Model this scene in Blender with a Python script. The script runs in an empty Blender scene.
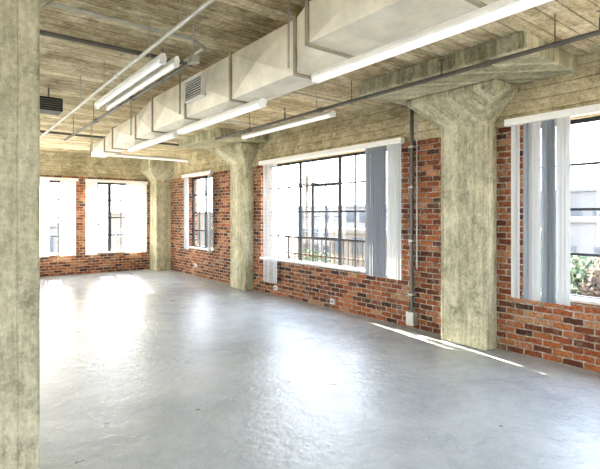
import bpy, bmesh, math, random
from mathutils import Vector, Matrix
random.seed(7)
scene = bpy.context.scene
try:
    scene.view_settings.view_transform = 'Standard'
    scene.view_settings.exposure = 0.0
    scene.view_settings.look = 'Medium High Contrast'
except Exception as e:
    print(e)

# ------------------------------------------------------------ dimensions
W = 5.58      # inner face of window wall
YF = 14.3     # inner face of far wall
YB = -4.5
XL = -6.5
CZ = 3.45
TH = 0.32
LZ = 2.8      # lintel
COLX = 5.35

# ------------------------------------------------------------ node helpers
def new_mat(name):
    m = bpy.data.materials.new(name); m.use_nodes = True
    nt = m.node_tree; nt.nodes.clear()
    out = nt.nodes.new('ShaderNodeOutputMaterial')
    return m, nt, out
def N(nt, t, **kw):
    n = nt.nodes.new(t)
    for k, v in kw.items(): setattr(n, k, v)
    return n
def L(nt, a, b): nt.links.new(a, b)
def math_n(nt, op, a, b=None, c=None):
    n = nt.nodes.new('ShaderNodeMath'); n.operation = op
    for i, v in enumerate((a, b, c)):
        if v is None: continue
        if isinstance(v, (int, float)): n.inputs[i].default_value = v
        else: nt.links.new(v, n.inputs[i])
    return n.outputs[0]
def mixc(nt, fac, a, b, blend='MIX'):
    n = nt.nodes.new('ShaderNodeMix'); n.data_type = 'RGBA'; n.blend_type = blend
    def s(inp, v):
        if isinstance(v, (int, float)): inp.default_value = v
        elif isinstance(v, tuple): inp.default_value = (*v, 1) if len(v) == 3 else v
        else: nt.links.new(v, inp)
    s(n.inputs['Factor'], fac); s(n.inputs['A'], a); s(n.inputs['B'], b)
    return n.outputs['Result']
def ramp(nt, fac, stops):
    n = nt.nodes.new('ShaderNodeValToRGB')
    el = n.color_ramp.elements
    while len(el) < len(stops): el.new(0.5)
    for e, (p, c) in zip(el, stops):
        e.position = p; e.color = (*c, 1) if len(c) == 3 else c
    nt.links.new(fac, n.inputs[0]); return n.outputs[0]
def noise(nt, vec, scale, detail=6, rough=0.6, dist=0):
    n = nt.nodes.new('ShaderNodeTexNoise')
    n.inputs['Scale'].default_value = scale; n.inputs['Detail'].default_value = detail
    n.inputs['Roughness'].default_value = rough; n.inputs['Distortion'].default_value = dist
    nt.links.new(vec, n.inputs['Vector']); return n.outputs['Fac']
def mapping(nt, vec, scale=(1, 1, 1), loc=(0, 0, 0)):
    n = nt.nodes.new('ShaderNodeMapping')
    n.inputs['Scale'].default_value = scale; n.inputs['Location'].default_value = loc
    nt.links.new(vec, n.inputs['Vector']); return n.outputs[0]
def bump(nt, h, strength=0.3, dist=0.01, nrm=None):
    n = nt.nodes.new('ShaderNodeBump'); n.inputs['Strength'].default_value = strength
    n.inputs['Distance'].default_value = dist
    nt.links.new(h, n.inputs['Height'])
    if nrm is not None: nt.links.new(nrm, n.inputs['Normal'])
    return n.outputs[0]
def principled(nt, out, color, rough=0.8, metal=0.0, normal=None, spec=0.5):
    p = nt.nodes.new('ShaderNodeBsdfPrincipled')
    def s(k, v):
        if isinstance(v, (int, float)): p.inputs[k].default_value = v
        elif isinstance(v, tuple): p.inputs[k].default_value = (*v, 1)
        else: nt.links.new(v, p.inputs[k])
    s('Base Color', color); s('Roughness', rough); s('Metallic', metal)
    p.inputs['Specular IOR Level'].default_value = spec
    if normal is not None: nt.links.new(normal, p.inputs['Normal'])
    nt.links.new(p.outputs[0], out.inputs[0]); return p

def simple(name, col, rough=0.6, metal=0.0, var=0.12, nscale=12):
    m, nt, out = new_mat(name)
    tc = N(nt, 'ShaderNodeTexCoord').outputs['Object']
    nz = noise(nt, tc, nscale, 4)
    dark = tuple(c * (1 - var) for c in col); lite = tuple(min(1, c * (1 + var)) for c in col)
    c = ramp(nt, nz, [(0.3, dark), (0.7, lite)])
    principled(nt, out, c, rough, metal)
    return m

def concrete(name, across, width, c_dark, c_mid, c_lite, grain_scale=(1, 1, 1), rough=0.85, bstr=0.5, line=0.5):
    m, nt, out = new_mat(name)
    tc = N(nt, 'ShaderNodeTexCoord').outputs['Object']
    sep = N(nt, 'ShaderNodeSeparateXYZ'); L(nt, tc, sep.inputs[0])
    if across == 'h': a = math_n(nt, 'ADD', sep.outputs[0], sep.outputs[1])
    else: a = sep.outputs[across]
    wob = noise(nt, tc, 1.3, 2)
    a2 = math_n(nt, 'ADD', a, math_n(nt, 'MULTIPLY', wob, 0.02))
    q = math_n(nt, 'DIVIDE', a2, width)
    idx = math_n(nt, 'FLOOR', q)
    fr = math_n(nt, 'FRACT', q)
    wn = N(nt, 'ShaderNodeTexWhiteNoise', noise_dimensions='1D'); L(nt, idx, wn.inputs['W'])
    bv = wn.outputs['Value']
    edge = math_n(nt, 'ABSOLUTE', math_n(nt, 'SUBTRACT', fr, 0.5))
    edge = ramp(nt, edge, [(0.44, (0, 0, 0)), (0.495, (1, 1, 1))])
    g = noise(nt, mapping(nt, tc, grain_scale), 7, 8, 0.72)
    st = noise(nt, tc, 1.6, 9, 0.68, 0.5)
    fine = noise(nt, tc, 30, 8, 0.8)
    v = math_n(nt, 'ADD', math_n(nt, 'MULTIPLY', bv, 0.09), math_n(nt, 'MULTIPLY', g, 0.33))
    v = math_n(nt, 'ADD', v, math_n(nt, 'MULTIPLY', st, 0.33))
    v = math_n(nt, 'ADD', v, math_n(nt, 'MULTIPLY', fine, 0.32))
    col = ramp(nt, v, [(0.43, c_dark), (0.53, c_mid), (0.62, c_lite)])
    ln = math_n(nt, 'MULTIPLY', edge, line)
    col = mixc(nt, ln, col, tuple(c * 0.5 for c in c_dark))
    s2 = ramp(nt, noise(nt, mapping(nt, tc, (1, 1, 1), (5, 3, 1)), 2.3, 8, 0.75), [(0.56, (0, 0, 0)), (0.68, (0.6, 0.6, 0.6))])
    col = mixc(nt, s2, col, tuple(min(1, c * 1.12) for c in c_lite))
    s3 = ramp(nt, noise(nt, mapping(nt, tc, (1, 1, 1), (9, 1, 4)), 4.1, 9, 0.8), [(0.54, (0, 0, 0)), (0.68, (0.7, 0.7, 0.7))])
    col = mixc(nt, s3, col, tuple(c * 0.65 for c in c_dark))
    h = math_n(nt, 'SUBTRACT', math_n(nt, 'ADD', math_n(nt, 'MULTIPLY', g, 0.6), math_n(nt, 'MULTIPLY', fine, 0.7)), math_n(nt, 'MULTIPLY', edge, line * 1.6))
    principled(nt, out, col, rough, 0, bump(nt, h, bstr, 0.016), 0.25)
    return m

def brick():
    m, nt, out = new_mat('red_brick')
    tc = N(nt, 'ShaderNodeTexCoord').outputs['Object']
    geo = N(nt, 'ShaderNodeNewGeometry')
    sp = N(nt, 'ShaderNodeSeparateXYZ'); L(nt, tc, sp.inputs[0])
    sn = N(nt, 'ShaderNodeSeparateXYZ'); L(nt, geo.outputs['True Normal'], sn.inputs[0])
    fx = math_n(nt, 'GREATER_THAN', math_n(nt, 'ABSOLUTE', sn.outputs[0]), 0.5)
    hcoord = math_n(nt, 'ADD', math_n(nt, 'MULTIPLY', fx, sp.outputs[1]),
                    math_n(nt, 'MULTIPLY', math_n(nt, 'SUBTRACT', 1.0, fx), sp.outputs[0]))
    wob = noise(nt, tc, 9, 3)
    wv = math_n(nt, 'MULTIPLY', math_n(nt, 'SUBTRACT', wob, 0.5), 0.028)
    cb = N(nt, 'ShaderNodeCombineXYZ')
    L(nt, math_n(nt, 'ADD', hcoord, wv), cb.inputs[0]); L(nt, math_n(nt, 'ADD', sp.outputs[2], wv), cb.inputs[1])
    bt = N(nt, 'ShaderNodeTexBrick'); L(nt, cb.outputs[0], bt.inputs['Vector'])
    bt.inputs['Scale'].default_value = 1.0
    bt.inputs['Brick Width'].default_value = 0.22; bt.inputs['Row Height'].default_value = 0.078
    bt.inputs['Mortar Size'].default_value = 0.011; bt.inputs['Mortar Smooth'].default_value = 0.5
    bt.inputs['Bias'].default_value = 0.0
    bt.inputs['Color1'].default_value = (0, 0, 0, 1); bt.inputs['Color2'].default_value = (1, 1, 1, 1)
    bt.inputs['Mortar'].default_value = (0.5, 0.5, 0.5, 1)
    bc = ramp(nt, bt.outputs['Color'], [(0.0, (0.06, 0.033, 0.026)), (0.25, (0.16, 0.056, 0.032)),
              (0.5, (0.28, 0.092, 0.042)), (0.78, (0.37, 0.145, 0.064)), (1.0, (0.46, 0.27, 0.16))])
    fine = noise(nt, tc, 34, 8, 0.8)
    bc = mixc(nt, 1.0, bc, ramp(nt, fine, [(0.35, (0.4, 0.4, 0.4)), (0.65, (1.45, 1.45, 1.4))]), 'MULTIPLY')
    patch = noise(nt, mapping(nt, tc, (1, 1, 1), (2, 2, 7)), 0.9, 5, 0.6)
    bc = mixc(nt, 1.0, bc, ramp(nt, patch, [(0.35, (0.75, 0.77, 0.78)), (0.65, (1.25, 1.18, 1.1))]), 'MULTIPLY')
    smear = ramp(nt, noise(nt, tc, 6, 8, 0.8), [(0.52, (0, 0, 0)), (0.68, (0.65, 0.65, 0.65))])
    bc = mixc(nt, smear, bc, (0.40, 0.34, 0.26))
    mort = ramp(nt, noise(nt, tc, 14, 5), [(0.35, (0.22, 0.19, 0.15)), (0.65, (0.56, 0.51, 0.42))])
    col = mixc(nt, bt.outputs['Fac'], bc, mort)
    h = math_n(nt, 'ADD', math_n(nt, 'MULTIPLY', math_n(nt, 'SUBTRACT', 1.0, bt.outputs['Fac']), 1.0), math_n(nt, 'MULTIPLY', fine, 0.6))
    principled(nt, out, col, 0.85, 0, bump(nt, h, 0.9, 0.016), 0.3)
    return m

def floor_mat():
    m, nt, out = new_mat('sealed_concrete_floor')
    tc = N(nt, 'ShaderNodeTexCoord').outputs['Object']
    n1 = noise(nt, tc, 0.7, 9, 0.66, 0.8)
    n2 = noise(nt, tc, 5.0, 9, 0.74, 0.3)
    n3 = noise(nt, tc, 50, 6, 0.75)
    v = math_n(nt, 'ADD', math_n(nt, 'MULTIPLY', n1, 0.45), math_n(nt, 'MULTIPLY', n2, 0.25))
    v = math_n(nt, 'ADD', v, math_n(nt, 'MULTIPLY', n3, 0.30))
    col = ramp(nt, v, [(0.36, (0.36, 0.40, 0.435)), (0.5, (0.49, 0.535, 0.575)), (0.64, (0.62, 0.665, 0.695))])
    vo = N(nt, 'ShaderNodeTexVoronoi', feature='DISTANCE_TO_EDGE'); vo.inputs['Scale'].default_value = 0.25
    wv = N(nt, 'ShaderNodeVectorMath', operation='ADD')
    nn = N(nt, 'ShaderNodeTexNoise'); nn.inputs['Scale'].default_value = 1.6; nn.inputs['Detail'].default_value = 8
    L(nt, tc, nn.inputs['Vector']); L(nt, tc, wv.inputs[0]); L(nt, nn.outputs['Color'], wv.inputs[1])
    L(nt, wv.outputs[0], vo.inputs['Vector'])
    crack = ramp(nt, vo.outputs['Distance'], [(0.0, (1, 1, 1)), (0.003, (0, 0, 0))])
    col = mixc(nt, math_n(nt, 'MULTIPLY', crack, 0.14), col, (0.14, 0.15, 0.16))
    spots = ramp(nt, noise(nt, mapping(nt, tc, (1, 1, 1), (3, 8, 0)), 6, 2, 0.5), [(0.73, (0, 0, 0)), (0.76, (0.7, 0.7, 0.7))])
    col = mixc(nt, spots, col, (0.10, 0.10, 0.10))
    r = ramp(nt, n2, [(0.3, (0.15, 0.15, 0.15)), (0.7, (0.28, 0.28, 0.28))])
    h = math_n(nt, 'ADD', math_n(nt, 'MULTIPLY', n2, 0.6), math_n(nt, 'MULTIPLY', noise(nt, tc, 13, 5, 0.6), 0.6))
    h = math_n(nt, 'ADD', h, math_n(nt, 'MULTIPLY', noise(nt, tc, 2.2, 3, 0.5), 0.9))
    principled(nt, out, col, r, 0, bump(nt, h, 0.5, 0.024), 0.5)
    return m

def glass_mat():
    m, nt, out = new_mat('window_glass')
    t = N(nt, 'ShaderNodeBsdfTransparent'); t.inputs[0].default_value = (0.97, 0.985, 1, 1)
    g = N(nt, 'ShaderNodeBsdfGlossy'); g.inputs['Roughness'].default_value = 0.03
    mx = N(nt, 'ShaderNodeMixShader'); mx.inputs[0].default_value = 0.05
    L(nt, t.outputs[0], mx.inputs[1]); L(nt, g.outputs[0], mx.inputs[2]); L(nt, mx.outputs[0], out.inputs[0])
    return m
def blind_mat(name, col, trans=0.45):
    m, nt, out = new_mat(name)
    tc = N(nt, 'ShaderNodeTexCoord').outputs['Object']
    nz = noise(nt, mapping(nt, tc, (1, 1, 0.1)), 30, 3)
    c = ramp(nt, nz, [(0.3, tuple(x * 0.92 for x in col)), (0.7, col)])
    d = N(nt, 'ShaderNodeBsdfDiffuse'); t = N(nt, 'ShaderNodeBsdfTranslucent')
    L(nt, c, d.inputs[0]); L(nt, c, t.inputs[0])
    mx = N(nt, 'ShaderNodeMixShader'); mx.inputs[0].default_value = trans
    L(nt, d.outputs[0], mx.inputs[1]); L(nt, t.outputs[0], mx.inputs[2]); L(nt, mx.outputs[0], out.inputs[0])
    return m
def emis(name, col, s):
    m, nt, out = new_mat(name)
    e = N(nt, 'ShaderNodeEmission'); e.inputs[0].default_value = (*col, 1); e.inputs[1].default_value = s
    L(nt, e.outputs[0], out.inputs[0]); return m

M_CEIL = concrete('board_formed_ceiling', 1, 0.17, (0.25, 0.19, 0.105), (0.53, 0.45, 0.295), (0.80, 0.73, 0.54), (0.7, 2.8, 1), line=0.50, bstr=.8)
M_COL = concrete('board_formed_column', 'h', 0.115, (0.25, 0.235, 0.15), (0.47, 0.45, 0.32), (0.70, 0.67, 0.50), (3, 3, 0.8), line=0.16, bstr=.8)
M_BEAM = concrete('board_formed_beam', 2, 0.14, (0.27, 0.23, 0.14), (0.51, 0.45, 0.30), (0.74, 0.68, 0.49), (0.9, 0.9, 2.6), line=0.35, bstr=.8)
M_BRICK = brick()
M_FLOOR = floor_mat()
M_GLASS = glass_mat()
M_STEEL = simple('black_steel_frame', (0.035, 0.04, 0.045), 0.45, 0.3)
M_DUCT = simple('galvanised_sheet', (0.76, 0.73, 0.62), 0.5, 0.15, 0.14, 4)
M_DUCTEDGE = simple('galvanised_flange', (0.42, 0.38, 0.29), 0.5, 0.3)
M_PIPE = simple('galvanised_conduit', (0.50, 0.50, 0.45), 0.4, 0.5)
M_DKPIPE = simple('dark_conduit', (0.16, 0.155, 0.14), 0.5, 0.3)
M_WHITE = simple('white_enamel', (0.84, 0.84, 0.80), 0.4, 0, 0.04)
M_SILL = simple('painted_sill', (0.62, 0.60, 0.54), 0.6, 0, 0.12)
M_BLIND = blind_mat('vinyl_blind_white', (0.70, 0.71, 0.70), 0.10)
M_BLINDB = blind_mat('vinyl_blind_grey', (0.33, 0.36, 0.39), 0.06)
M_BLINDS = blind_mat('sheer_blind', (0.86, 0.86, 0.84), 0.28)
M_TUBE = emis('fluorescent_tube', (1.0, 0.97, 0.90), 1.0)
M_DARK = simple('dark_grille', (0.03, 0.03, 0.03), 0.6)

# ------------------------------------------------------------ mesh builder
class MB:
    def __init__(s): s.bm = bmesh.new()
    def box(s, x0, x1, y0, y1, z0, z1, mi=0):
        vs = [s.bm.verts.new(p) for p in ((x0, y0, z0), (x1, y0, z0), (x1, y1, z0), (x0, y1, z0),
                                          (x0, y0, z1), (x1, y0, z1), (x1, y1, z1), (x0, y1, z1))]
        for f in ((0, 3, 2, 1), (4, 5, 6, 7), (0, 1, 5, 4), (1, 2, 6, 5), (2, 3, 7, 6), (3, 0, 4, 7)):
            fc = s.bm.faces.new([vs[i] for i in f]); fc.material_index = mi
    def loft(s, rings, mi=0, cap=True):
        rv = [[s.bm.verts.new(p) for p in r] for r in rings]
        n = len(rv[0])
        for a, b in zip(rv[:-1], rv[1:]):
            for i in range(n):
                f = s.bm.faces.new((a[i], a[(i + 1) % n], b[(i + 1) % n], b[i])); f.material_index = mi
        if cap:
            f = s.bm.faces.new(list(reversed(rv[0]))); f.material_index = mi
            f = s.bm.faces.new(rv[-1]); f.material_index = mi
    def cyl(s, p0, p1, r, mi=0, n=10, r1=None):
        p0 = Vector(p0); p1 = Vector(p1); d = (p1 - p0).normalized()
        up = Vector((0, 0, 1)) if abs(d.z) < 0.9 else Vector((1, 0, 0))
        a = d.cross(up).normalized(); b = d.cross(a)
        r1 = r if r1 is None else r1
        ring = lambda c, rr: [c + a * math.cos(2 * math.pi * i / n) * rr + b * math.sin(2 * math.pi * i / n) * rr for i in range(n)]
        s.loft([ring(p0, r), ring(p1, r1)], mi)
    def poly(s, pts, mi=0):
        f = s.bm.faces.new([s.bm.verts.new(p) for p in pts]); f.material_index = mi
    def done(s, name, mats, bevel=0, smooth=False, parent=None):
        me = bpy.data.meshes.new(name)
        bmesh.ops.recalc_face_normals(s.bm, faces=s.bm.faces)
        s.bm.to_mesh(me); s.bm.free()
        for m in mats: me.materials.append(m)
        ob = bpy.data.objects.new(name, me); bpy.context.collection.objects.link(ob)
        if smooth:
            for p in me.polygons: p.use_smooth = True
        if bevel:
            b = ob.modifiers.new('bev', 'BEVEL'); b.width = bevel; b.segments = 2; b.limit_method = 'ANGLE'
        if parent: ob.parent = parent
        return ob
def empty(name):
    e = bpy.data.objects.new(name, None); bpy.context.collection.objects.link(e); return e

# ------------------------------------------------------------ shell
m = MB(); m.box(XL - TH, W + TH, YB - TH, YF + TH, -0.25, 0); m.done('floor', [M_FLOOR])
m = MB(); m.box(XL - TH, W + TH, YB - TH, YF + TH, CZ, CZ + 0.25); m.done('ceiling', [M_CEIL])

def wall(name, axis, pos, side, a0, a1, openings, beam_in=0.05):
    mb = MB()
    def bx(u0, u1, z0, z1, ins=0.0, mi=0):
        p0, p1 = (pos - ins, pos + TH) if side > 0 else (pos - TH, pos + ins)
        if axis == 'x': mb.box(p0, p1, u0, u1, z0, z1, mi)
        else: mb.box(u0, u1, p0, p1, z0, z1, mi)
    cur = a0
    for (u0, u1, z0, z1) in sorted(openings):
        bx(cur, u0, 0, LZ)
        bx(u0, u1, 0, z0)
        if z1 < LZ: bx(u0, u1, z1, LZ)
        cur = u1
    bx(cur, a1, 0, LZ)
    bx(a0, a1, LZ, CZ, beam_in, 1)
    return mb.done(name, [M_BRICK, M_BEAM])

WR = [(-2.2, 2.74, 0.73, LZ), (4.66, 8.62, 0.73, LZ), (10.9, 12.53, 0.75, LZ - 0.02)]
WF = [(-5.4, -3.3, 0.57, 2.67), (-2.3, 0.4, 0.57, 2.67), (1.0, 2.97, 0.57, 2.67), (3.29, 4.98, 0.57, 2.67)]  # first two openings are out of view, added to let in light
WL = [(-3.8, 0.2, 0.5, LZ), (0.8, 5.0, 0.5, LZ), (5.6, 9.4, 0.5, LZ), (10.0, 13.8, .5, LZ)]  # unseen left-wall windows, added to supply daylight
WB = [(-5.8, -2.5, 0.5, LZ), (1.5, 4.8, 0.5, LZ)]  # unseen back-wall windows, added to raise the amount of light
wall('wall_right', 'x', W, 1, YB, YF, WR)
wall('wall_far', 'y', YF, 1, XL, W + TH, WF, 0.03)
wall('wall_left', 'x', XL, -1, YB, YF, WL)
wall('wall_back', 'y', YB, -1, XL - TH, W + TH, WB)

# ------------------------------------------------------------ windows
wn = [0]
def window(axis, pos, side, u0, u1, z0, z1, cols, rows, mull=(), vent=None, k=1.0):
    wn[0] += 1
    e = empty('window_%d' % wn[0])
    mb = MB(); c = pos + side * 0.20
    def bx(a, b, zz0, zz1, d, mi=0):
        if axis == 'x': mb.box(c - d, c + d, a, b, zz0, zz1, mi)
        else: mb.box(a, b, c - d, c + d, zz0, zz1, mi)
    fw = 0.045 * k
    bx(u0, u0 + fw, z0, z1, .025); bx(u1 - fw, u1, z0, z1, .025)
    bx(u0 + fw, u1 - fw, z0, z0 + fw, .025); bx(u0 + fw, u1 - fw, z1 - fw, z1, .025)
    du = (u1 - u0) / cols; dz = (z1 - z0) / rows
    for i in range(1, cols):
        w = (0.036 if i in mull else 0.015) * k
        bx(u0 + i * du - w, u0 + i * du + w, z0 + fw, z1 - fw, 0.014 if i in mull else 0.007)
    for j in range(1, rows):
        bx(u0 + fw, u1 - fw, z0 + j * dz - 0.015 * k, z0 + j * dz + 0.015 * k, 0.006)
    if vent:
        for (i0, i1, j0, j1) in vent:
            a, b, p, q = u0 + i0 * du, u0 + i1 * du, z0 + j0 * dz, z0 + j1 * dz
            bx(a - .028, a + .028, p - .028, q + .028, .016); bx(b - .028, b + .028, p - .028, q + .028, .016)
            bx(a + .028, b - .028, p - .028, p + .028, .015); bx(a + .028, b - .028, q - .028, q + .028, .015)
    mb.done('steel_frame', [M_STEEL], parent=e)
    g = MB()
    if axis == 'x': g.poly([(c, u0, z0), (c, u1, z0), (c, u1, z1), (c, u0, z1)])
    else: g.poly([(u0, c, z0), (u1, c, z0), (u1, c, z1), (u0, c, z1)])
    g.done('glass_pane', [M_GLASS], parent=e)
    s = MB()
    i0, i1 = (pos - 0.03, pos + 0.17) if side > 0 else (pos - 0.17, pos + 0.03)
    if axis == 'x': s.box(i0, i1, u0 - .02, u1 + .02, z0 - 0.0, z0 + 0.035)
    else: s.box(u0 - .02, u1 + .02, i0, i1, z0 - 0.0, z0 + 0.035)
    s.done('sill', [M_SILL], 0.006, parent=e)
    return e
window('x', W, 1, *WR[1], 10, 4, (4, 7), [(4, 6, 1, 3)])
window('x', W, 1, *WR[0], 12, 4, (3, 6, 9), [(7, 9, 1, 3)])
window('x', W, 1, *WR[2], 4, 4, (2,), k=1.3)
window('y', YF, 1, *WF[3], 5, 4, (2,), k=1.3)
window('y', YF, 1, *WF[2], 5, 4, (3,), k=1.3)
window('y', YF, 1, *WF[1], 7, 4, (3,))
window('y', YF, 1, *WF[0], 5, 4, (3,))
for o in WL: window('x', XL, -1, *o, 8, 4, (4,))
for o in WB: window('y', YB, -1, *o, 8, 4, (4,))

# ------------------------------------------------------------ vertical blinds
def blinds(axis, pos, groups, rail, z1):
    mb = MB()
    wdt = 0.089
    def P(u, d, z): return (pos + d, u, z) if axis == 'x' else (u, pos + d, z)
    for (a0, a1, pitch, ang, z0, mi) in groups:
        n = int((a1 - a0) / pitch)
        for i in range(n + 1):
            u = a0 + i * pitch
            an = math.radians(ang + random.uniform(-6, 6))
            ca, sa = math.cos(an), math.sin(an)
            pts = []
            for k in range(5):
                t = (k / 4 - 0.5); bow = 0.008 * (1 - (2 * t) ** 2)
                pts.append((u + t * wdt * ca - bow * sa, t * wdt * sa + bow * ca))
            zz = z0 + random.uniform(-.006, .006)
            bot = [mb.bm.verts.new(P(p, q, zz)) for p, q in pts]
            top = [mb.bm.verts.new(P(p, q, z1 - 0.02)) for p, q in pts]
            for k in range(4):
                f = mb.bm.faces.new((bot[k], bot[k + 1], top[k + 1], top[k])); f.material_index = mi; f.smooth = True
    r0, r1 = rail
    if axis == 'x': mb.box(pos - .045, pos + .045, r0, r1, z1 - 0.02, z1 + 0.06, 2)
    else: mb.box(r0, r1, pos - .045, pos + .045, z1 - 0.02, z1 + 0.06, 2)
    return mb.done('vertical_blinds', [M_BLIND, M_BLINDB, M_WHITE, M_BLINDS])
bx = W - 0.14
blinds('x', bx, [(4.56, 4.80, 0.055, 20, 0.72, 0), (4.86, 5.28, 0.055, 15, 0.72, 1), (7.82, 8.32, 0.075, 15, 0.28, 0)], (4.5, 8.42), 2.80)
blinds('x', bx, [(2.20, 2.30, 0.045, 30, 0.70, 0), (2.36, 2.46, 0.045, 20, 0.70, 1), (2.52, 2.62, 0.05, 25, 0.7, 0), (2.66, 2.70, 0.05, 20, 0.7, 1), (2.76, 2.84, 0.05, 25, 0.7, 0), (-2.1, -1.6, .05, 30, .7, 0)], (-2.3, 2.9), 2.80)
blinds('x', bx, [(10.74, 10.92, 0.05, 40, 0.74, 0), (12.15, 12.4, 0.05, 40, .74, 0)], (10.70, 12.5), 2.78)
by = YF - 0.09
blinds('y', by, [(3.27, 3.58, 0.08, 15, 0.55, 3), (4.40, 5.0, 0.08, 18, 0.55, 3)], (3.22, 5.03), 2.68)
blinds('y', by, [(1.0, 2.3, 0.085, 25, 0.55, 3), (2.62, 3.0, 0.08, 18, 0.55, 3)], (0.95, 3.04), 2.68)

# ------------------------------------------------------------ concrete columns
def rect(x0, x1, y0, y1, z): return [(x0, y0, z), (x1, y0, z), (x1, y1, z), (x0, y1, z)]
def wall_column(yc, hw=0.34, panel=(1.3, 0.9)):
    mb = MB()
    mb.loft([rect(COLX, W + .02, yc - hw, yc + hw, 0), rect(COLX, W + .02, yc - hw, yc + hw, 2.88),
             rect(COLX - .30, W + .02, yc - hw - .30, yc + hw + .34, 3.20),
             rect(COLX - .30, W + .02, yc - hw - .30, yc + hw + .34, 3.28)])
    mb.box(4.35, W + .02, yc - panel[0], yc + panel[1], 3.28, CZ + 0.01)
    return mb.done('concrete_column', [M_COL], 0.018)
wall_column(3.44)
wall_column(9.25, panel=(1.0, 1.0))
wall_column(-2.5 - .2, panel=(1, 1))
mb = MB()
mb.loft([rect(5.12, W + .02, 13.72, YF + .02, 0), rect(5.12, W + .02, 13.72, YF + .02, 2.75),
         rect(4.8, W + .02, 13.4, YF + .02, 3.05), rect(4.8, W + .02, 13.4, YF + .02, CZ + .01)])
mb.done('concrete_column', [M_COL], 0.018)
for (cx, cy) in ((0.105, 3.44), (0.105, -2.7)):
    mb = MB()
    mb.loft([rect(cx - .35, cx + .35, cy - .34, cy + .34, 0), rect(cx - .35, cx + .35, cy - .34, cy + .34, 3.1),
             rect(cx - .55, cx + .55, cy - .54, cy + .54, 3.3), rect(cx - .55, cx + .55, cy - .54, cy + .54, CZ + .01)])
    mb.done('concrete_column', [M_COL], 0.02)

# ------------------------------------------------------------ ductwork
duct = empty('air_duct')
def duct_panels(mb, R0, R1, k=0.018):
    def corners(R): x0, x1, z0, z1, y = R; return [Vector((x0, y, z0)), Vector((x1, y, z0)), Vector((x1, y, z1)), Vector((x0, y, z1))]
    a, b = corners(R0), corners(R1)
    outs = [Vector((0, 0, -1)), Vector((1, 0, 0)), Vector((0, 0, 1)), Vector((-1, 0, 0))]
    for i in range(4):
        j = (i + 1) % 4
        q = [a[i], a[j], b[j], b[i]]
        c = sum(q, Vector()) / 4 + outs[i] * k
        vs = [mb.bm.verts.new(p) for p in q]; vc = mb.bm.verts.new(c)
        for t in range(4): mb.bm.faces.new((vs[t], vs[(t + 1) % 4], vc))
def flange(mb, R, w=0.018, d=0.018):
    x0, x1, z0, z1, y = R
    mb.box(x0 - d, x1 + d, y - w, y + w, z0 - d, z0, 1); mb.box(x0 - d, x1 + d, y - w, y + w, z1, z1 + d, 1)
    mb.box(x0 - d, x0, y - w, y + w, z0, z1, 1); mb.box(x1, x1 + d, y - w, y + w, z0, z1, 1)
mb = MB()
ends = []
near = lambda y: (2.25, 2.78, 3.04, 3.36, y)
mid = lambda y: (2.30, 2.62, 2.87, 3.32, y)
ends += [near(y) for y in (-4.4, -3.2, -2.0, -0.8, 0.4, 1.6, 2.8)]
ends += [mid(y) for y in (3.02, 4.1, 5.2, 6.3)]
ends += [(2.30, 2.60, 2.86, 3.20, 7.0), (2.30, 2.58, 2.85, 3.18, 8.2), (2.30, 2.56, 2.85, 3.08, 8.7), (2.30, 2.56, 2.85, 3.07, 9.7)]
for a, b in zip(ends[:-1], ends[1:]):
    duct_panels(mb, a, b, 0.05 if abs(b[4] - a[4]) > .6 else 0.0)
for e_ in ends[1:]: flange(mb, e_)
x0, x1, z0, z1, y = ends[-1]; mb.poly([(x0, y, z0), (x1, y, z0), (x1, y, z1), (x0, y, z1)])
mb.done('sheet_metal_duct', [M_DUCT, M_DUCTEDGE], parent=duct)
mb = MB()
gy0, gy1, gz0, gz1 = 4.60, 5.05, 3.0, 3.26
gx = 2.245
mb.box(gx - .03, gx + .05, gy0, gy1, gz0, gz0 + .02, 0); mb.box(gx - .03, gx + .05, gy0, gy1, gz1 - .02, gz1, 0)
mb.box(gx - .03, gx + .05, gy0, gy0 + .02, gz0 + .02, gz1 - .02, 0); mb.box(gx - .03, gx + .05, gy1 - .02, gy1, gz0 + .02, gz1 - .02, 0)
mb.box(gx - .012, gx - .008, gy0 + .02, gy1 - .02, gz0 + .02, gz1 - .02, 1)
for i in range(8):
    z = gz0 + .035 + i * .027
    mb.box(gx - .030, gx - .014, gy0 + .02, gy1 - .02, z, z + .008, 0)
mb.done('register_grille', [M_WHITE, M_DARK], parent=duct)
mb = MB()
for y in (-0.8, 1.2, 3.02, 5.2, 7.0, 9.3):
    for x in (2.225, 2.83 if y < 3 else 2.66):
        mb.box(x - .010, x + .010, y - .003, y + .003, 2.9 if y > 3 else 3.05, CZ - .002)
mb.done('hanger_straps', [M_PIPE], parent=duct)

# ------------------------------------------------------------ fluorescent fixtures
def fixture(x, y, z, length, along='y', tubes=2, hang=True, width=0.12):
    mb = MB(); h = length / 2; w = width / 2
    prof = [(-w, 0), (w, 0), (w, .018), (w * .5, .05), (-w * .5, .05), (-w, .018)]
    mb.loft([[(px, -h, pz) for px, pz in prof], [(px, h, pz) for px, pz in prof]], 0)
    tx = [-.03, .03] if tubes == 2 else [0]
    for t in tx:
        mb.cyl((t, -h + .04, -.018), (t, h - .04, -.018), .013, 1, 8)
    for yy in (-h + .02, h - .02):
        mb.box(-w * .8, w * .8, yy - .02, yy + .02, -.034, 0, 0)
    if hang:
        for yy in (-h * .7, h * .7): mb.cyl((0, yy, .045), (0, yy, CZ - z - .002), .005, 2, 6)
    ob = mb.done('fluorescent_light', [M_WHITE, M_TUBE, M_PIPE])
    ob.location = (x, y, z)
    if along == 'x': ob.rotation_euler = (0, 0, math.pi / 2)
    return ob
fixture(2.46, 1.75, 2.84, 2.44, hang=False, width=.08); fixture(2.46, 4.75, 2.79, 2.0, hang=False, width=.08); fixture(2.46, 6.85, 2.78, 1.9, hang=False, width=.08)
fixture(4.27, 5.97, 3.10, 2.44, width=.10)
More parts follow.
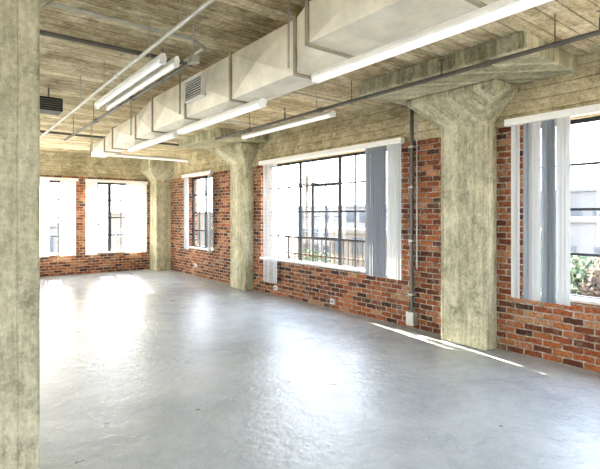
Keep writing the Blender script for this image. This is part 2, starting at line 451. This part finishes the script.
fixture(1.44, 4.75, 2.99, 2.1, width=.06, tubes=1); fixture(1.56, 4.75, 2.99, 2.1, width=.045, tubes=1, hang=False)
fixture(4.0, 11.6, 3.15, 2.4, 'x')
for (x, y) in ((4.27, -0.5), (-1.4, 0.0), (-1.4, 6.0), (-4.2, 0.0), (-4.2, 6.0), (-4.2, 11.0), (-1.4, 11.0)):  # extra fixtures out of view, added as fill light
    fixture(x, y, 3.05, 2.44)

# ------------------------------------------------------------ pipes and conduits
def run(name, pts, r, mat, couplings=(), clamps=0, heads=()):
    mb = MB()
    for a, b in zip(pts[:-1], pts[1:]): mb.cyl(a, b, r, 0, 12)
    for p in pts[1:-1]:
        bmesh.ops.create_icosphere(mb.bm, subdivisions=2, radius=r * 1.15, matrix=Matrix.Translation(p))
    a, b = Vector(pts[0]), Vector(pts[-1]); d = (b - a)
    for c in couplings:
        p = a + d * c; mb.cyl(p - d.normalized() * .035, p + d.normalized() * .035, r * 1.5, 0, 12)
    n = clamps
    for i in range(n):
        p = a + d * ((i + .5) / n)
        if abs(d.z) < .1 and CZ - p.z > r:
            mb.cyl(p, (p.x, p.y, CZ - .003), .005, 0, 6)
            mb.cyl(p - d.normalized() * .012, p + d.normalized() * .012, r * 1.25, 0, 12)
    for y in heads:
        x, _, z = pts[0]
        mb.cyl((x, y, z), (x, y, z + .12), .012, 0, 8); mb.cyl((x, y, z + .12), (x, y, z + .17), .006, 0, 6)
        mb.cyl((x, y, z + .17), (x, y, z + .175), .03, 0, 10)
    return mb.done(name, [mat])
run('sprinkler_pipe', [(4.20, YB, 3.18), (4.20, 8.1, 3.18)], .022, M_DKPIPE, (.35, .55, .75, .9), 5, (1.45, 2.95, 5.8))
run('ceiling_conduit', [(1.36, YB, 3.08), (1.36, 13.9, 3.08)], .017, M_PIPE, (.3, .5, .7), 6)
run('ceiling_conduit', [(1.82, 4.0, 3.12), (1.82, 9.6, 3.12)], .020, M_DKPIPE, (.3, .6), 4)
run('ceiling_conduit', [(-6.3, 4.15, 3.40), (1.9, 4.15, 3.40), (2.1, 4.3, 3.40), (2.1, 5.2, 3.40)], .016, M_PIPE, (.5,))
run('ceiling_conduit', [(-6.3, 4.8, 3.38), (2.2, 4.8, 3.38)], .022, M_DKPIPE, (.5, .8))
run('ceiling_conduit', [(2.9, 5.1, 3.40), (5.0, 5.1, 3.40)], .012, M_PIPE)
run('ceiling_conduit', [(2.7, 7.4, 3.40), (5.2, 7.4, 3.40)], .016, M_PIPE)
run('ceiling_conduit', [(3.4, 5.3, 3.42), (3.4, 13.6, 3.42)], .014, M_DKPIPE)
run('ceiling_conduit', [(-6, 10.4, 3.36), (5.4, 10.4, 3.36)], .025, M_DKPIPE)
mb = MB(); mb.box(1.78, 1.86, 3.90, 3.99, 3.09, 3.15, 0); mb.cyl((1.82, 3.945, 3.15), (1.82, 3.945, CZ - .002), .008, 1, 8)
mb.done('junction_box', [M_PIPE, M_PIPE], .006)
mb = MB()
mb.cyl((W - .06, 4.40, .12), (W - .06, 4.40, 3.4), .028, 0, 12)
mb.cyl((W - .05, 4.31, .9), (W - .05, 4.31, 3.4), .012, 1, 10)
for z in (.5, 1.3, 2.1, 2.7): mb.box(W - .095, W, 4.36, 4.44, z, z + .03, 1)
mb.box(W - .11, W, 4.33, 4.47, .06, .26, 1)
mb.done('wall_conduit', [M_DKPIPE, M_PIPE], .004)
def outlet(y, z, s=.06):
    mb = MB(); mb.box(W - .045, W, y - s, y + s, z - s * .9, z + s * .9, 0)
    mb.box(W - .049, W - .045, y - s * .6, y - s * .1, z - s * .5, z + s * .5, 1); mb.box(W - .049, W - .045, y + s * .1, y + s * .6, z - s * .5, z + s * .5, 1)
    mb.done('electrical_outlet', [M_WHITE, M_DKPIPE], .004)
outlet(6.2, .14, .05); outlet(8.0, .16, .05); outlet(11.9, .3, .05)
mb = MB(); mb.box(1.0, 1.3, 7.0, 7.3, 3.12, 3.30, 0)
for i in range(5): mb.box(1.0 + .02, 1.28, 7.0 - .006, 7.0, 3.14 + i * .03, 3.15 + i * .03, 1)
mb.cyl((1.15, 7.15, 3.3), (1.15, 7.15, CZ - .002), .012, 1, 8); mb.done('ceiling_speaker', [M_DARK, M_DKPIPE], .008)

# ------------------------------------------------------------ outdoors
M_GROUND = simple('pale_concrete_paving', (0.30, 0.27, 0.23), .9, 0, .2, .3)
M_BLD = [simple('stucco_pale', (.12, .12, .12), .9, 0, .1, .4), simple('stucco_tan', (.095, .085, .07), .9, 0, .1, .4), simple('brick_far', (.06, .04, .03), .9, 0, .1, .4)]
M_BWIN = simple('building_glazing', (.04, .05, .06), .3)
M_LEAF = simple('leaves', (.035, .060, .022), .8, 0, .4, 3)
M_LEAFR = simple('red_leaves', (.07, .04, .025), .8, 0, .4, 3)
M_BARK = simple('bark', (.04, .03, .02), .9)
mb = MB(); mb.box(-120, 160, -120, 180, -6.4, -6.2); mb.done('ground', [M_GROUND])
def building(x0, x1, y0, y1, z1, mi):
    mb = MB(); mb.box(x0, x1, y0, y1, -6.2, z1, 0); mb.box(x0 - .2, x1 + .2, y0 - .2, y1 + .2, z1, z1 + .35, 0)
    z = -4.5
    while z + 1.8 < z1:
        y = y0 + 1
        while y + 1.6 < y1:
            mb.box(x0 - .05, x0 + .02, y, y + 1.5, z, z + 1.5, 1); y += 2.6
        x = x0 + 1
        while x + 1.6 < x1:
            mb.box(x, x + 1.5, y0 - .05, y0 + .02, z, z + 1.5, 1); x += 2.6
        z += 2.6
    mb.box(x0 + 2, x0 + 4, y0 + 2, y0 + 4, z1 + .35, z1 + 1.6, 0)
    mb.done('outdoor_building', [M_BLD[mi], M_BWIN])
building(34, 48, -6, 15, 1.2, 0); building(30, 50, 18, 34, 0.0, 1); building(46, 70, 38, 60, 2.8, 0)
building(60, 80, 6, 30, 4.5, 0); building(22, 40, 62, 80, 1.8, 1); building(-10, 12, 48, 62, 0.6, 0); building(30, 50, -40, -14, 3, 1)
def tree(x, y, ztop, r, mats):
    mb = MB()
    mb.cyl((x, y, -6.2), (x + .2, y, ztop - r * 1.2), .22, 1, 8, .12)
    for i in range(5):
        a = i * 1.26; mb.cyl((x + .2, y, ztop - r * 1.6), (x + math.cos(a) * r * .6, y + math.sin(a) * r * .6, ztop - r * .6), .08, 1, 6, .03)
    for i in range(3200):
        v = Vector((random.gauss(0, 1), random.gauss(0, 1), random.gauss(0, 1))).normalized() * r * random.uniform(.35, 1) ** .6
        lob = 1 + .25 * math.sin(3 * math.atan2(v.y, v.x)) * math.cos(2 * v.z)
        c = Vector((x, y, ztop - r)) + Vector((v.x * lob, v.y * lob, v.z * .85))
        a = Vector((random.uniform(-1, 1), random.uniform(-1, 1), random.uniform(-1, 1))).normalized() * .10
        b = a.orthogonal().normalized() * .055
        mb.poly([c - a, c + b, c + a, c - b], 2 if v.y < -r * .2 else 0)
    mb.done('tree', mats)
G3 = [M_LEAF, M_BARK, M_LEAF]; R3 = [M_LEAF, M_BARK, M_LEAFR]
tree(13.5, 5.0, 0.85, 1.3, R3); tree(17, 7.8, 1.0, 1.5, G3); tree(15, 1.5, 1.2, 1.8, G3); tree(21, 26, -.3, 2.2, G3); tree(16, 34, -.2, 2.5, G3); tree(24, 19, -.2, 2.0, G3)
mb = MB()
mb.cyl((24, 30, -6.2), (24, 30, 5), .12, 0, 8); mb.box(23.9, 24.1, 28.8, 31.2, 4.2, 4.35, 0)
for dy in (-1, 0, 1): mb.cyl((24, 30 + dy, 4.45), (24, 80 + dy, 4.6), .02, 0, 5); mb.cyl((24, 30 + dy, 4.45), (24, -40 + dy, 4.6), .02, 0, 5)
mb.done('utility_pole', [M_BARK])
mb = MB()
X0 = W + TH + .02
mb.box(X0, X0 + 1.1, 5.6, 9.6, .20, .26, 0)
for z in (.72, 1.12):
    mb.box(X0 + 1.02, X0 + 1.06, 5.6, 9.6, z, z + .04, 0)
for i in range(27): mb.box(X0 + 1.03, X0 + 1.05, 5.62 + i * .148, 5.64 + i * .148, .26, 1.12, 0)
mb.done('fire_escape_railing', [simple('railing_paint', (.10, .075, .04), .6)])

# ------------------------------------------------------------ light
w = bpy.data.worlds.new('sky'); scene.world = w; w.use_nodes = True
nt = w.node_tree; nt.nodes.clear()
o = nt.nodes.new('ShaderNodeOutputWorld'); b = nt.nodes.new('ShaderNodeBackground')
tc = nt.nodes.new('ShaderNodeTexCoord'); sp = nt.nodes.new('ShaderNodeSeparateXYZ'); L(nt, tc.outputs['Generated'], sp.inputs[0])
c = ramp(nt, sp.outputs[2], [(0.0, (0.98, 0.97, 0.97)), (0.5, (0.72, 0.83, 1.0))])
L(nt, c, b.inputs[0]); b.inputs[1].default_value = 10.5; L(nt, b.outputs[0], o.inputs[0])

sd = bpy.data.lights.new('sun', 'SUN'); sd.energy = 70; sd.angle = math.radians(.6); sd.color = (1, .88, .68)
so = bpy.data.objects.new('sun', sd); bpy.context.collection.objects.link(so)
d = Vector((-0.165, -1.0, -0.57))
so.rotation_euler = d.to_track_quat('-Z', 'Y').to_euler()

# ------------------------------------------------------------ camera
cd = bpy.data.cameras.new('camera'); cam = bpy.data.objects.new('camera', cd); bpy.context.collection.objects.link(cam)
cd.sensor_fit = 'HORIZONTAL'; cd.sensor_width = 36; cd.lens = 27.6; cd.shift_y = -0.0325; cd.clip_start = .05; cd.clip_end = 500
cam.location = (0, 0, 1.7); cam.rotation_euler = (math.radians(90), 0, math.radians(-37.8))
scene.camera = cam
